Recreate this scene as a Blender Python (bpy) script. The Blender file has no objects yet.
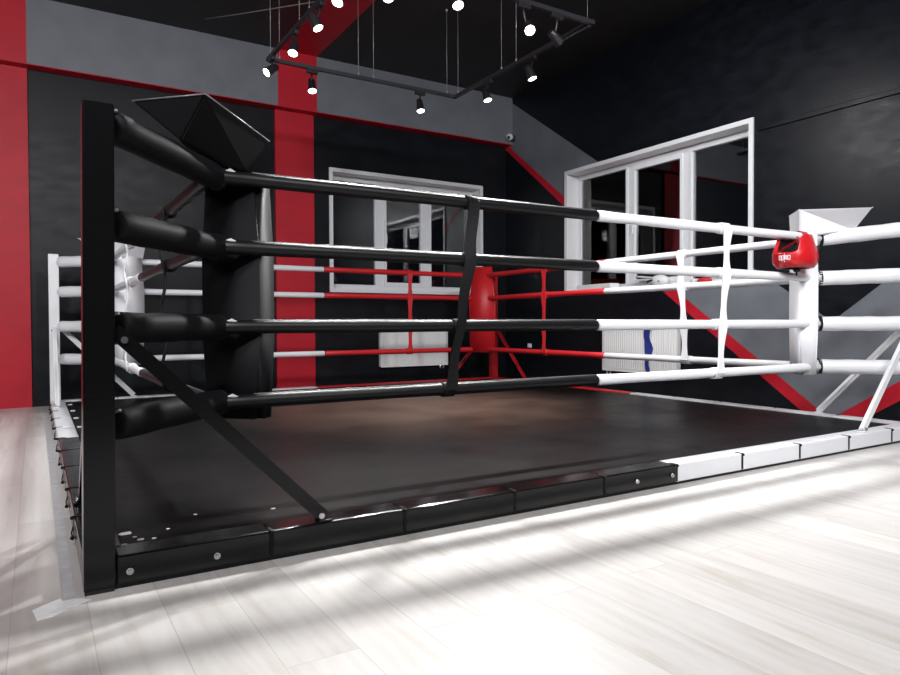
import bpy, bmesh, math, random
from mathutils import Vector, Matrix
random.seed(7)
S = bpy.context.scene
COL = S.collection
PI = math.pi
V = Vector

# ------------------------------------------------------------------ measures (metres)
X0, Y0, X1, Y1 = 0.115, 2.336, 5.368, 7.601      # outer square of the ring
YB, XR, XL, YN = 8.138, 5.962, -4.0, -4.2        # back, right, left, near walls
CEIL, BULK = 4.105, 3.424                         # ceiling, underside of the bulkhead
XM, YM = (X0+X1)/2, (Y0+Y1)/2
ROPE_Z = [1.44, 1.153, 0.821, 0.508]
ORD = ['top', 'second', 'third', 'bottom']
ROPE_R = 0.030

# ------------------------------------------------------------------ materials
def newmat(name):
    m = bpy.data.materials.new(name); m.use_nodes = True
    nt = m.node_tree; b = nt.nodes['Principled BSDF']
    return m, nt, b

def mat(name, col, rough=0.5, metal=0.0, spec=0.5, noise=0.0, nscale=8.0, bump=0.0, bscale=60.0, stretch=(1,1,1), rvar=0.0, coat=0.0):
    m, nt, b = newmat(name)
    b.inputs['Base Color'].default_value = (*col, 1)
    b.inputs['Roughness'].default_value = rough
    b.inputs['Metallic'].default_value = metal
    b.inputs['Specular IOR Level'].default_value = spec
    b.inputs['Coat Weight'].default_value = coat
    N, L = nt.nodes, nt.links
    tc = N.new('ShaderNodeTexCoord'); mp = N.new('ShaderNodeMapping'); mp.inputs['Scale'].default_value = stretch
    L.new(tc.outputs['Object'], mp.inputs['Vector'])
    if noise or rvar:
        n = N.new('ShaderNodeTexNoise'); n.inputs['Scale'].default_value = nscale; n.inputs['Detail'].default_value = 5
        L.new(mp.outputs['Vector'], n.inputs['Vector'])
        if noise:
            r = N.new('ShaderNodeValToRGB')
            r.color_ramp.elements[0].position = .3; r.color_ramp.elements[1].position = .7
            r.color_ramp.elements[0].color = (*[max(0, c*(1-noise)) for c in col], 1)
            r.color_ramp.elements[1].color = (*[min(1, c*(1+noise)) for c in col], 1)
            L.new(n.outputs['Fac'], r.inputs['Fac']); L.new(r.outputs['Color'], b.inputs['Base Color'])
        if rvar:
            mr = N.new('ShaderNodeMapRange'); mr.inputs['To Min'].default_value = rough-rvar; mr.inputs['To Max'].default_value = rough+rvar
            mr.inputs['From Min'].default_value = .3; mr.inputs['From Max'].default_value = .7
            L.new(n.outputs['Fac'], mr.inputs['Value']); L.new(mr.outputs['Result'], b.inputs['Roughness'])
    if bump:
        n2 = N.new('ShaderNodeTexNoise'); n2.inputs['Scale'].default_value = bscale; n2.inputs['Detail'].default_value = 3
        L.new(mp.outputs['Vector'], n2.inputs['Vector'])
        bp = N.new('ShaderNodeBump'); bp.inputs['Strength'].default_value = bump; bp.inputs['Distance'].default_value = .01
        L.new(n2.outputs['Fac'], bp.inputs['Height']); L.new(bp.outputs['Normal'], b.inputs['Normal'])
    return m

M = {}
M['wall_black'] = mat('wall_black', (.0050, .0062, .0092), .40, spec=.22, noise=.25, nscale=5, bump=.10, bscale=70, stretch=(1,1,2.2), rvar=.06)
M['wall_gray'] = mat('wall_gray', (.140, .152, .175), .5, noise=.10, nscale=4, bump=.08, bscale=80)
M['wall_red'] = mat('wall_red', (.45, .009, .023), .5, spec=.3, noise=.08, nscale=3, bump=.10, bscale=80, stretch=(1,1,2))
M['ceil_black'] = mat('ceiling_black', (.013, .012, .013), .55, noise=.25, nscale=3, bump=.1, bscale=90)
M['wall_dark'] = mat('wall_dark', (.03, .03, .034), .5, noise=.2, nscale=3)
M['plastic_white'] = mat('window_plastic', (.72, .74, .77), .3)
M['reveal'] = mat('window_reveal', (.70, .70, .72), .4)
M['vinyl_black'] = mat('black_vinyl', (.0055, .0055, .0062), .40, spec=.28, bump=.05, bscale=220)
M['pad_black'] = mat('black_pad_vinyl', (.0065, .0068, .008), .6, spec=.12, bump=.12, bscale=7)
M['edge_black'] = mat('black_edge_vinyl', (.005, .005, .0055), .16, spec=.3, bump=.05, bscale=30, rvar=.05, nscale=9)
M['vinyl_white'] = mat('white_vinyl', (.74, .75, .78), .32, bump=.05, bscale=60)
M['pad_white'] = mat('white_pad_vinyl', (.72, .73, .76), .36, bump=.25, bscale=9)
M['vinyl_red'] = mat('red_vinyl', (.50, .012, .018), .46, bump=.04, bscale=60)
M['paint_black'] = mat('black_painted_steel', (.0045, .0045, .005), .16, spec=.32, bump=.02, bscale=150)
M['paint_white'] = mat('white_painted_steel', (.80, .81, .83), .3)
M['paint_red'] = mat('red_painted_steel', (.42, .012, .018), .3)
M['steel'] = mat('steel', (.6, .6, .62), .25, metal=1)
M['chrome'] = mat('chrome', (.75, .75, .77), .15, metal=1)
M['seam'] = mat('grey_seam', (.13, .13, .135), .35, noise=.3, nscale=40)
M['strap_black'] = mat('black_webbing', (.006, .006, .007), .5, spec=.2, bump=.3, bscale=200)
M['strap_white'] = mat('white_webbing', (.80, .81, .83), .5, bump=.2, bscale=200)
M['strap_red'] = mat('red_webbing', (.50, .014, .02), .5, bump=.2, bscale=200)
M['cord_white'] = mat('white_cord', (.75, .75, .77), .6)
M['rail'] = mat('track_rail', (.045, .045, .052), .35, metal=.3)
M['lamp_black'] = mat('lamp_black', (.02, .02, .023), .35)
M['lamp_grey'] = mat('lamp_grey', (.30, .30, .33), .35, metal=.4)
M['wire'] = mat('suspension_wire', (.45, .45, .47), .4, metal=.5)
M['radiator'] = mat('radiator_enamel', (.78, .79, .79), .3)
M['headguard'] = mat('red_leather', (.50, .010, .016), .28, bump=.08, bscale=40)
M['foam_black'] = mat('black_foam', (.012, .012, .013), .6, bump=.2, bscale=80)
M['print_white'] = mat('white_print', (.8, .8, .8), .5)
M['cloth_blue'] = mat('blue_cloth', (.012, .03, .21), .7, bump=.2, bscale=120)
M['paper'] = mat('white_paper', (.8, .8, .8), .7)
M['tape_white'] = mat('white_tape', (.92, .93, .94), .4, noise=.05, nscale=20)
M['tape_grey'] = mat('worn_tape', (.60, .61, .62), .45, noise=.15, nscale=14)
M['cap_white'] = mat('white_cotton', (.70, .71, .73), .7, bump=.1, bscale=100)
M['plastic_grey'] = mat('grey_plastic', (.55, .55, .58), .4)
M['base_dark'] = mat('dark_base', (.012, .012, .013), .6)

def emit(name, col, st):
    m, nt, b = newmat(name)
    b.inputs['Base Color'].default_value = (.8, .8, .8, 1)
    b.inputs['Emission Color'].default_value = (*col, 1); b.inputs['Emission Strength'].default_value = st
    return m
M['lens'] = emit('lit_lens', (1, .97, .95), 14)
M['lens_off'] = mat('grey_lens', (.35, .35, .38), .2)

def glass():
    m, nt, b = newmat('window_glass'); N, L = nt.nodes, nt.links
    N.remove(b); out = N['Material Output']
    fr = N.new('ShaderNodeFresnel'); fr.inputs['IOR'].default_value = 1.52
    ma = N.new('ShaderNodeMath'); ma.operation = 'MULTIPLY'; ma.inputs[1].default_value = 1.9; ma.use_clamp = True
    tr = N.new('ShaderNodeBsdfTransparent'); tr.inputs['Color'].default_value = (.9, .92, .92, 1)
    gl = N.new('ShaderNodeBsdfGlossy'); gl.inputs['Roughness'].default_value = .015
    mx = N.new('ShaderNodeMixShader')
    L.new(fr.outputs[0], ma.inputs[0]); L.new(ma.outputs[0], mx.inputs[0]); L.new(tr.outputs[0], mx.inputs[1]); L.new(gl.outputs[0], mx.inputs[2])
    L.new(mx.outputs[0], out.inputs['Surface'])
    return m
M['glass'] = glass()

def floor_mat():
    m, nt, b = newmat('floor_laminate'); N, L = nt.nodes, nt.links
    tc = N.new('ShaderNodeTexCoord')
    mp = N.new('ShaderNodeMapping'); mp.inputs['Rotation'].default_value = (0, 0, PI/2); mp.inputs['Location'].default_value = (.31, .07, 0)
    L.new(tc.outputs['Object'], mp.inputs['Vector'])
    br = N.new('ShaderNodeTexBrick'); br.offset = .37; br.offset_frequency = 2
    br.inputs['Scale'].default_value = 1; br.inputs['Brick Width'].default_value = 1.28; br.inputs['Row Height'].default_value = .192
    br.inputs['Mortar Size'].default_value = .0016; br.inputs['Mortar Smooth'].default_value = .2; br.inputs['Bias'].default_value = 0
    br.inputs['Color1'].default_value = (0, 0, 0, 1); br.inputs['Color2'].default_value = (1, 1, 1, 1); br.inputs['Mortar'].default_value = (.5, .5, .5, 1)
    L.new(mp.outputs['Vector'], br.inputs['Vector'])
    # grain: noise stretched along the planks, shifted from plank to plank
    sep = N.new('ShaderNodeVectorMath'); sep.operation = 'MULTIPLY_ADD'
    sep.inputs[1].default_value = (7, 13, 0)
    L.new(br.outputs['Color'], sep.inputs[0]); L.new(mp.outputs['Vector'], sep.inputs[2])
    m2 = N.new('ShaderNodeMapping'); m2.inputs['Scale'].default_value = (.55, 4.2, 1)
    L.new(sep.outputs[0], m2.inputs['Vector'])
    n = N.new('ShaderNodeTexNoise'); n.inputs['Scale'].default_value = 1.3; n.inputs['Detail'].default_value = 6; n.inputs['Roughness'].default_value = .6; n.inputs['Distortion'].default_value = 2.2
    L.new(m2.outputs[0], n.inputs['Vector'])
    m3 = N.new('ShaderNodeMapping'); m3.inputs['Scale'].default_value = (.6, 5, 1)
    L.new(sep.outputs[0], m3.inputs['Vector'])
    w = N.new('ShaderNodeTexWave'); w.wave_type = 'RINGS'; w.inputs['Scale'].default_value = 1.3; w.inputs['Distortion'].default_value = 4.5; w.inputs['Detail'].default_value = 3
    L.new(m3.outputs[0], w.inputs['Vector'])
    mix = N.new('ShaderNodeMix'); mix.inputs[0].default_value = .07
    L.new(n.outputs['Fac'], mix.inputs[2]); L.new(w.outputs['Fac'], mix.inputs[3])
    ra = N.new('ShaderNodeValToRGB'); e = ra.color_ramp.elements
    e[0].position = .27; e[0].color = (.50, .465, .42, 1); e[1].position = .72; e[1].color = (.66, .65, .635, 1)
    x = e.new(.46); x.color = (.58, .565, .545, 1)
    L.new(mix.outputs[0], ra.inputs['Fac'])
    # plank to plank tone
    tn = N.new('ShaderNodeMapRange'); tn.inputs['To Min'].default_value = .90; tn.inputs['To Max'].default_value = 1.05
    L.new(br.outputs['Color'], tn.inputs['Value'])
    mu = N.new('ShaderNodeMix'); mu.data_type = 'RGBA'; mu.blend_type = 'MULTIPLY'; mu.inputs[0].default_value = 1
    L.new(ra.outputs['Color'], mu.inputs[6]); L.new(tn.outputs['Result'], mu.inputs[7])
    jn = N.new('ShaderNodeMix'); jn.data_type = 'RGBA'; jn.inputs[7].default_value = (.44, .42, .40, 1)
    L.new(br.outputs['Fac'], jn.inputs[0]); L.new(mu.outputs[2], jn.inputs[6])
    L.new(jn.outputs[2], b.inputs['Base Color'])
    b.inputs['Roughness'].default_value = .34; b.inputs['Specular IOR Level'].default_value = .45
    bp = N.new('ShaderNodeBump'); bp.inputs['Strength'].default_value = .12; bp.inputs['Distance'].default_value = .004
    L.new(mix.outputs[0], bp.inputs['Height']); L.new(bp.outputs['Normal'], b.inputs['Normal'])
    return m
M['floor'] = floor_mat()

def canvas_mat():
    m, nt, b = newmat('ring_canvas_vinyl'); N, L = nt.nodes, nt.links
    tc = N.new('ShaderNodeTexCoord')
    n = N.new('ShaderNodeTexNoise'); n.inputs['Scale'].default_value = 1.6; n.inputs['Detail'].default_value = 8; n.inputs['Roughness'].default_value = .65
    L.new(tc.outputs['Object'], n.inputs['Vector'])
    ra = N.new('ShaderNodeValToRGB'); e = ra.color_ramp.elements
    e[0].position = .32; e[0].color = (.0028, .0024, .0027, 1); e[1].position = .75; e[1].color = (.0060, .0050, .0053, 1)
    L.new(n.outputs['Fac'], ra.inputs['Fac']); 
    # pale dusty scuffs, plus a warm pool of lamplight painted at mid-ring
    mp = N.new('ShaderNodeMapping'); mp.inputs['Scale'].default_value = (3.2, 1.3, 1); mp.inputs['Rotation'].default_value = (0, 0, .5)
    L.new(tc.outputs['Object'], mp.inputs['Vector'])
    s = N.new('ShaderNodeTexNoise'); s.inputs['Scale'].default_value = 2.3; s.inputs['Detail'].default_value = 9; s.inputs['Roughness'].default_value = .75
    L.new(mp.outputs[0], s.inputs['Vector'])
    r2 = N.new('ShaderNodeValToRGB'); r2.color_ramp.elements[0].position = .60; r2.color_ramp.elements[1].position = .78
    r2.color_ramp.elements[0].color = (0, 0, 0, 1); r2.color_ramp.elements[1].color = (.35, .35, .35, 1)
    L.new(s.outputs['Fac'], r2.inputs['Fac'])
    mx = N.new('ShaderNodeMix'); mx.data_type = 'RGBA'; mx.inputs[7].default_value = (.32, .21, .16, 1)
    sx = N.new('ShaderNodeVectorMath'); sx.operation = 'SUBTRACT'; sx.inputs[1].default_value = (2.95, 5.35, .09)  # centre of the painted light pool, tinted like the scuffs
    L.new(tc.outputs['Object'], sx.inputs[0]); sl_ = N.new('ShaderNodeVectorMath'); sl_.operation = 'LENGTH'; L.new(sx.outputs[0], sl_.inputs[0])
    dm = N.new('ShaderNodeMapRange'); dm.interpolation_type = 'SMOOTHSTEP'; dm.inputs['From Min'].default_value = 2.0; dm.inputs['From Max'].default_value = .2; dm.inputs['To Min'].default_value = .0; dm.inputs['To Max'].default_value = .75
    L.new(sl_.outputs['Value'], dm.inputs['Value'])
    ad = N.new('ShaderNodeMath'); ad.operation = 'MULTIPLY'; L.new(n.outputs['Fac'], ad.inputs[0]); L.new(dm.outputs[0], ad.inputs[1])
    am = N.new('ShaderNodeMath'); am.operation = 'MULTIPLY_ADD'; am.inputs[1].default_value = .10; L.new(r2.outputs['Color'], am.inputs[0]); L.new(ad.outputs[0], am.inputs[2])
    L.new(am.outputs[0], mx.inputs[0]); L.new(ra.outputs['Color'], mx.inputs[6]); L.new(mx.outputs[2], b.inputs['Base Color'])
    mr = N.new('ShaderNodeMapRange'); mr.inputs['From Min'].default_value = .3; mr.inputs['From Max'].default_value = .7
    mr.inputs['To Min'].default_value = .32; mr.inputs['To Max'].default_value = .5
    L.new(n.outputs['Fac'], mr.inputs['Value']); L.new(mr.outputs[0], b.inputs['Roughness'])
    b.inputs['Specular IOR Level'].default_value = .1
    bp = N.new('ShaderNodeBump'); bp.inputs['Strength'].default_value = .15; bp.inputs['Distance'].default_value = .01
    n2 = N.new('ShaderNodeTexNoise'); n2.inputs['Scale'].default_value = 5
    L.new(tc.outputs['Object'], n2.inputs['Vector']); L.new(n2.outputs['Fac'], bp.inputs['Height']); L.new(bp.outputs['Normal'], b.inputs['Normal'])
    return m
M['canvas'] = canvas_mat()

# ------------------------------------------------------------------ mesh helpers
def add_box(bm, lo, hi, bevel=0.0, mi=0, mtx=None, seg=2):
    lo, hi = V(lo), V(hi); c = (lo+hi)/2; s = hi-lo
    r = bmesh.ops.create_cube(bm, size=1, matrix=Matrix.Translation(c) @ Matrix.Diagonal((abs(s.x), abs(s.y), abs(s.z), 1)))
    vs = r['verts']; fs = set(f for v in vs for f in v.link_faces)
    for f in fs: f.material_index = mi
    if bevel:
        es = list(set(e for v in vs for e in v.link_edges))
        rr = bmesh.ops.bevel(bm, geom=es, offset=bevel, segments=seg, affect='EDGES', profile=.5)
        vs = list(set([v for v in rr['verts'] if v.is_valid] + [v for v in vs if v.is_valid]))
        for f in rr['faces']: f.material_index = mi
    if mtx: bmesh.ops.transform(bm, matrix=mtx, verts=[v for v in vs if v.is_valid])
    return vs

def frame_of(d):
    d = d.normalized(); a = V((0, 0, 1)) if abs(d.z) < .9 else V((1, 0, 0))
    x = a.cross(d).normalized(); y = d.cross(x)
    return x, y

def add_tube(bm, pts, r, n=12, cap=True, ends=0.0, mi=0):
    """round tube through pts; r is a radius or a list; rounded ends when ends > 0"""
    pts = [V(p) for p in pts]; rs = list(r) if isinstance(r, (list, tuple)) else [r]*len(pts)
    if ends:
        d0 = (pts[1]-pts[0]).normalized(); d1 = (pts[-1]-pts[-2]).normalized(); e = ends
        pts = [pts[0], pts[0]+d0*e*.35] + [pts[0]+d0*e] + pts[1:-1] + [pts[-1]-d1*e, pts[-1]-d1*e*.35, pts[-1]]
        rs = [rs[0]*.55, rs[0]*.88, rs[0]] + rs[1:-1] + [rs[-1], rs[-1]*.88, rs[-1]*.55]
    rings = []
    x = None
    for i, p in enumerate(pts):
        d = (pts[min(i+1, len(pts)-1)] - pts[max(i-1, 0)]).normalized()
        if x is None: x, y = frame_of(d)
        else:
            x = (x - d*x.dot(d)).normalized(); y = d.cross(x)
        rings.append([bm.verts.new(p + (x*math.cos(2*PI*k/n) + y*math.sin(2*PI*k/n))*rs[i]) for k in range(n)])
    for a, b in zip(rings, rings[1:]):
        for k in range(n):
            f = bm.faces.new((a[k], a[(k+1) % n], b[(k+1) % n], b[k])); f.smooth = True; f.material_index = mi
    if cap:
        f = bm.faces.new(rings[0][::-1]); f.material_index = mi
        f = bm.faces.new(rings[-1]); f.material_index = mi

def add_ribbon(bm, pts, widths, angs, t=.004, side=V((1, 0, 0)), out=V((0, -1, 0))):
    """strap: rectangle section swept down pts, turned by angs about the run"""
    rings = []
    for p, w, a in zip(pts, widths, angs):
        u = side*math.cos(a) + out*math.sin(a); v = -side*math.sin(a) + out*math.cos(a)
        p = V(p)
        rings.append([bm.verts.new(p + u*sx*w/2 + v*sy*t/2) for sx, sy in ((-1, -1), (1, -1), (1, 1), (-1, 1))])
    for a, b in zip(rings, rings[1:]):
        for k in range(4):
            f = bm.faces.new((a[k], a[(k+1) % 4], b[(k+1) % 4], b[k])); f.smooth = False
    bm.faces.new(rings[0][::-1]); bm.faces.new(rings[-1])

def add_bar(bm, a, b, w, t, side):
    """flat bar between a and b; w across, t along side"""
    a, b = V(a), V(b); d = (b-a).normalized(); s = V(side); s = (s - d*s.dot(d)).normalized(); u = d.cross(s)
    vs = []
    for p in (a, b):
        vs.append([bm.verts.new(p + u*i*w/2 + s*j*t/2) for i, j in ((-1, -1), (1, -1), (1, 1), (-1, 1))])
    for k in range(4): bm.faces.new((vs[0][k], vs[0][(k+1) % 4], vs[1][(k+1) % 4], vs[1][k]))
    bm.faces.new(vs[0][::-1]); bm.faces.new(vs[1])

def add_ball(bm, c, r, sc=(1, 1, 1), n=12):
    res = bmesh.ops.create_uvsphere(bm, u_segments=n, v_segments=max(6, n//2+2), radius=r, matrix=Matrix.Translation(V(c)) @ Matrix.Diagonal((*sc, 1)))
    for f in set(f for v in res['verts'] for f in v.link_faces): f.smooth = True

def obj(name, bm, mats, parent=None, loc=None):
    bmesh.ops.recalc_face_normals(bm, faces=bm.faces)
    me = bpy.data.meshes.new(name); bm.to_mesh(me); bm.free()
    if not isinstance(mats, (list, tuple)): mats = [mats]
    for m in mats: me.materials.append(m if not isinstance(m, str) else M[m])
    o = bpy.data.objects.new(name, me); COL.objects.link(o)
    if parent: 
        o.parent = parent; o.matrix_parent_inverse = parent.matrix_basis.inverted()
    if loc: o.location = loc
    return o
def tag(o, label=None, cat=None, group=None, kind=None):
    if label: o['label'] = label
    if cat: o['category'] = cat
    if group: o['group'] = group
    if kind: o['kind'] = kind
    return o
def thing(name, loc, label, cat, group=None):
    o = bpy.data.objects.new(name, None); COL.objects.link(o); o.location = loc; o.empty_display_size = .1
    return tag(o, label, cat, group)
def struct(name, bm, mats, parent=None): return tag(obj(name, bm, mats, parent), kind='structure')
B = bmesh.new

# ------------------------------------------------------------------ room shell
bm = B(); add_box(bm, (XL-.2, YN-.2, -.12), (XR+.3, YB+.3, 0)); struct('floor', bm, 'floor')

def split_panel(rect, lines, classify, to3, thick, axis):
    """flat panel in (a,z), cut along every line; classify(a,z) gives a material slot or None for a hole"""
    bm = B()
    a0, z0, a1, z1 = rect
    bm.faces.new([bm.verts.new((a, z, 0)) for a, z in ((a0, z0), (a1, z0), (a1, z1), (a0, z1))])
    for (p, q) in lines:
        d = V((q[0]-p[0], q[1]-p[1], 0)); n = V((-d.y, d.x, 0))
        bmesh.ops.bisect_plane(bm, geom=bm.verts[:]+bm.edges[:]+bm.faces[:], dist=1e-5, plane_co=V((p[0], p[1], 0)), plane_no=n)
    kill = []
    for f in bm.faces:
        c = f.calc_center_median(); k = classify(c.x, c.y)
        if k is None: kill.append(f)
        else: f.material_index = k
    bmesh.ops.delete(bm, geom=kill, context='FACES')
    ext = bmesh.ops.extrude_face_region(bm, geom=bm.faces[:])
    for v in [g for g in ext['geom'] if isinstance(g, bmesh.types.BMVert)]: v.co.z = thick
    for v in bm.verts: v.co = to3(v.co.x, v.co.y, v.co.z)
    return bm

def lin(p, q): 
    return lambda a: p[1] + (q[1]-p[1])*(a-p[0])/(q[0]-p[0])
# right wall: black with a wide grey V and a red V beneath it
RW = dict(a0=4.10, a1=6.80, z0=1.215, z1=2.80)     # opening
LW = dict(a0=3.215, a1=5.525, z0=1.26, z1=2.80)
g1 = ((8.14, 4.15), (3.317, .839)); g2 = ((3.317, .839), (2.40, 1.536))
ru1 = ((8.14, 3.485), (6.885, 2.53)); ru2 = ((6.885, 2.53), (3.436, .057))
rl1 = ((8.14, 3.40), (6.885, 2.405)); rl2 = ((6.885, 2.405), (3.623, .047))
su = ((3.30, 0), (2.0, .86)); sl = ((3.06, 0), (2.0, .70))
def rw_class(a, z):
    if RW['a0'] < a < RW['a1'] and RW['z0'] < z < RW['z1']: return None
    gu = lin(*g1)(a) if a > 3.317 else lin(*g2)(a)
    if a < 1.2: return 0
    if z > gu: return 0
    ru = lin(*ru1)(a) if a > 6.885 else lin(*ru2)(a); rl = lin(*rl1)(a) if a > 6.885 else lin(*rl2)(a)
    s_u = lin(*su)(a); s_l = lin(*sl)(a)
    if z > ru and z > s_u: return 1
    if z > rl and z <= ru: return 2
    if z > s_l and z <= s_u and z < ru+5 and a < 3.36: return 2
    return 0
lines = [g1, g2, ru1, ru2, rl1, rl2, su, sl, ((1.2, 0), (1.2, 1)), ((3.36, 0), (3.36, 1)), ((3.317, 0), (3.317, 1)), ((6.885, 0), (6.885, 1))]
for k in ('a0', 'a1'): lines.append(((RW[k], 0), (RW[k], 1)))
for k in ('z0', 'z1'): lines.append(((0, RW[k]), (1, RW[k])))
bm = split_panel((YN, 0, YB, CEIL), lines, rw_class, lambda a, z, t: V((XR+t, a, z)), .24, 'x')
struct('wall_right', bm, ['wall_black', 'wall_gray', 'wall_red'])
lines = []
for k in ('a0', 'a1'): lines.append(((LW[k], 0), (LW[k], 1)))
for k in ('z0', 'z1'): lines.append(((0, LW[k]), (1, LW[k])))
def lw_class(a, z): return None if LW['a0'] < a < LW['a1'] and LW['z0'] < z < LW['z1'] else 0
bm = split_panel((XL, 0, XR, CEIL), lines, lw_class, lambda a, z, t: V((a, YB+t, z)), .24, 'y')
struct('wall_back', bm, ['wall_black'])
bm = B(); add_box(bm, (XL-.2, YN-.2, 0), (XL, YB+.24, CEIL)); struct('wall_left', bm, 'wall_dark')
bm = B(); add_box(bm, (XL, YN-.2, 0), (XR+.24, YN, CEIL)); struct('wall_near', bm, 'wall_dark')

# red pilasters on the back wall and the red bands that run on over the ceiling
PIL = [(-.52, -.033), (2.50, 2.985)]
bm = B()
for i, (a, b) in enumerate(PIL):
    pm = B(); add_box(pm, (a, YB-.045, 0), (b, YB, BULK)); struct('trim_%d' % (i+1), pm, 'wall_red')
# grey bulkhead along the top of the back wall, red where the pilasters cross it, red under-edge
bm = B()
xs = [XL, PIL[0][0], PIL[0][1], PIL[1][0], PIL[1][1], XR]
for i in range(5):
    add_box(bm, (xs[i], YB-.17, BULK+.012), (xs[i+1], YB, CEIL), mi=1 if i in (1, 3) else 0)
struct('trim_3', bm, ['wall_gray', 'wall_red'])
bm = B(); add_box(bm, (XL, YB-.168, BULK+.004), (XR, YB, BULK+.012)); struct('trim_4', bm, 'wall_red')
# thin ledge along the right wall beside the window
bm = B(); add_box(bm, (XR-.022, YN, 2.67), (XR, 4.03, 2.715), bevel=.004); struct('trim_5', bm, 'wall_black')
# ceiling
bm = B()
for i in range(5):
    add_box(bm, (xs[i]-(.2 if i == 0 else 0), YN-.2, CEIL), (xs[i+1]+(.24 if i == 4 else 0), YB+.24, CEIL+.12), mi=1 if i in (1, 3) else 0)
struct('ceiling', bm, ['ceil_black', 'wall_red'])
bm = B(); add_box(bm, (XL, YB-.016, 0), (PIL[0][0], YB, .05)); add_box(bm, (PIL[0][1], YB-.016, 0), (PIL[1][0], YB, .05)); add_box(bm, (PIL[1][1], YB-.016, 0), (XR, YB, .05)); struct('baseboard_back', bm, 'wall_black')

# ------------------------------------------------------------------ windows
def window(num, W, to3, panes, mull, raise_c):
    """W opening in (a,z); to3(a, z, depth) ; panes = list of (a0,a1); mull = dividing posts (a0,a1)"""
    e = bpy.data.objects.new('window_%d' % num, None); COL.objects.link(e); e.location = to3((W['a0']+W['a1'])/2, W['z0'], .1); e['kind'] = 'structure'
    bpy.context.view_layer.update()
    a0, a1, z0, z1 = W['a0'], W['a1'], W['z0'], W['z1']; D = .2
    def bx(bm, lo, hi, bevel=0.0):
        p, q = to3(*lo), to3(*hi)
        add_box(bm, [min(p[i], q[i]) for i in range(3)], [max(p[i], q[i]) for i in range(3)], bevel)
    t = .045
    bm = B()   # flat trim round the opening
    bx(bm, (a0-.018, z1-.03, -.018), (a1+.018, z1+.018, 0)); bx(bm, (a0-.018, z0-.018, -.018), (a1+.018, z0+.03, 0))
    bx(bm, (a0-.018, z0+.03, -.018), (a0+.03, z1-.03, 0)); bx(bm, (a1-.03, z0+.03, -.018), (a1+.018, z1-.03, 0))
    obj('window_trim', bm, 'plastic_white', e)
    bm = B()   # lining of the reveal
    bx(bm, (a0, z1-.03, 0), (a1, z1, D)); bx(bm, (a0, z0+.03, 0), (a0+.03, z1-.03, D)); bx(bm, (a1-.03, z0+.03, 0), (a1, z1-.03, D))
    obj('window_reveal', bm, 'reveal', e)
    bm = B(); bx(bm, (a0+.001, z0, -.02), (a1-.001, z0+.03, D), .004); obj('window_sill', bm, 'plastic_white', e)
    fa0, fa1, fz0, fz1 = a0+.03, a1-.03, z0+.03, z1-.03; F = .055
    bm = B()
    bx(bm, (fa0, fz0, D-.02), (fa1, fz0+F, D+.04), .005); bx(bm, (fa0, fz1-F, D-.02), (fa1, fz1, D+.04), .005)
    bx(bm, (fa0, fz0+F, D-.02), (fa0+F, fz1-F, D+.04), .005); bx(bm, (fa1-F, fz0+F, D-.02), (fa1, fz1-F, D+.04), .005)
    for (m0, m1) in mull: bx(bm, (m0+.03, fz0+F, D-.018), (m1-.03, fz1-F, D+.038), .004)
    obj('window_frame', bm, 'plastic_white', e)
    edges = [fa0+F] + [v for m in mull for v in m] + [fa1-F]
    for k in range(0, len(edges), 2):
        p0, p1 = edges[k], edges[k+1]
        ce = (k == 2); s = .055 if ce else .012
        zz0, zz1 = fz0+F, fz1-F
        bm = B()
        l0 = p0-(.03 if k else 0); l1 = p1+(.03 if k < len(edges)-2 else 0)
        bx(bm, (l0, zz0, D-.03), (l1, zz0+s, D+.03), .004); bx(bm, (l0, zz1-s, D-.03), (l1, zz1, D+.03), .004)
        bx(bm, (l0, zz0+s, D-.03), (p0+.004, zz1-s, D+.03), .003); bx(bm, (p1-.004, zz0+s, D-.03), (l1, zz1-s, D+.03), .003)
        sash = obj('window_sash', bm, 'plastic_white', e)
        bm = B(); bx(bm, (p0, zz0+s-.004, D-.004), (p1, zz1-s+.004, D+.004)); obj('glass_pane', bm, 'glass', sash)
        if ce:
            h = p0 - .01 if raise_c > 0 else p1 + .01
            zc = (zz0+zz1)/2
            bm = B(); bx(bm, (h-.014, zc-.035, D-.042), (h+.014, zc+.035, D-.03), .003); bx(bm, (h-.01, zc-.11, D-.062), (h+.01, zc+.012, D-.046), .004); bx(bm, (h-.007, zc-.008, D-.05), (h+.007, zc+.008, D-.04))
            obj('window_handle', bm, 'plastic_white', sash)
    return e
window(1, LW, lambda a, z, d: V((a, YB+d, z)), None, [(3.925, 4.085), (4.625, 4.785)], 1)
window(2, RW, lambda a, z, d: V((XR+d, a, z)), None, [(4.95, 5.105), (5.775, 5.915)], -1)

# ------------------------------------------------------------------ ring: canvas and base
t = thing('ring_canvas', (XM, YM, 0), 'black vinyl ring canvas stretched over a low base', 'ring canvas')
bpy.context.view_layer.update()
bm = B(); add_box(bm, (X0+.02, Y0+.02, 0), (X1-.02, Y1-.02, .078)); obj('base', bm, 'base_dark', t)
bm = B(); add_box(bm, (X0+.122, Y0+.122, .0782), (X1-.122, Y1-.122, .096), .004); obj('canvas', bm, 'canvas', t)

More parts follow.
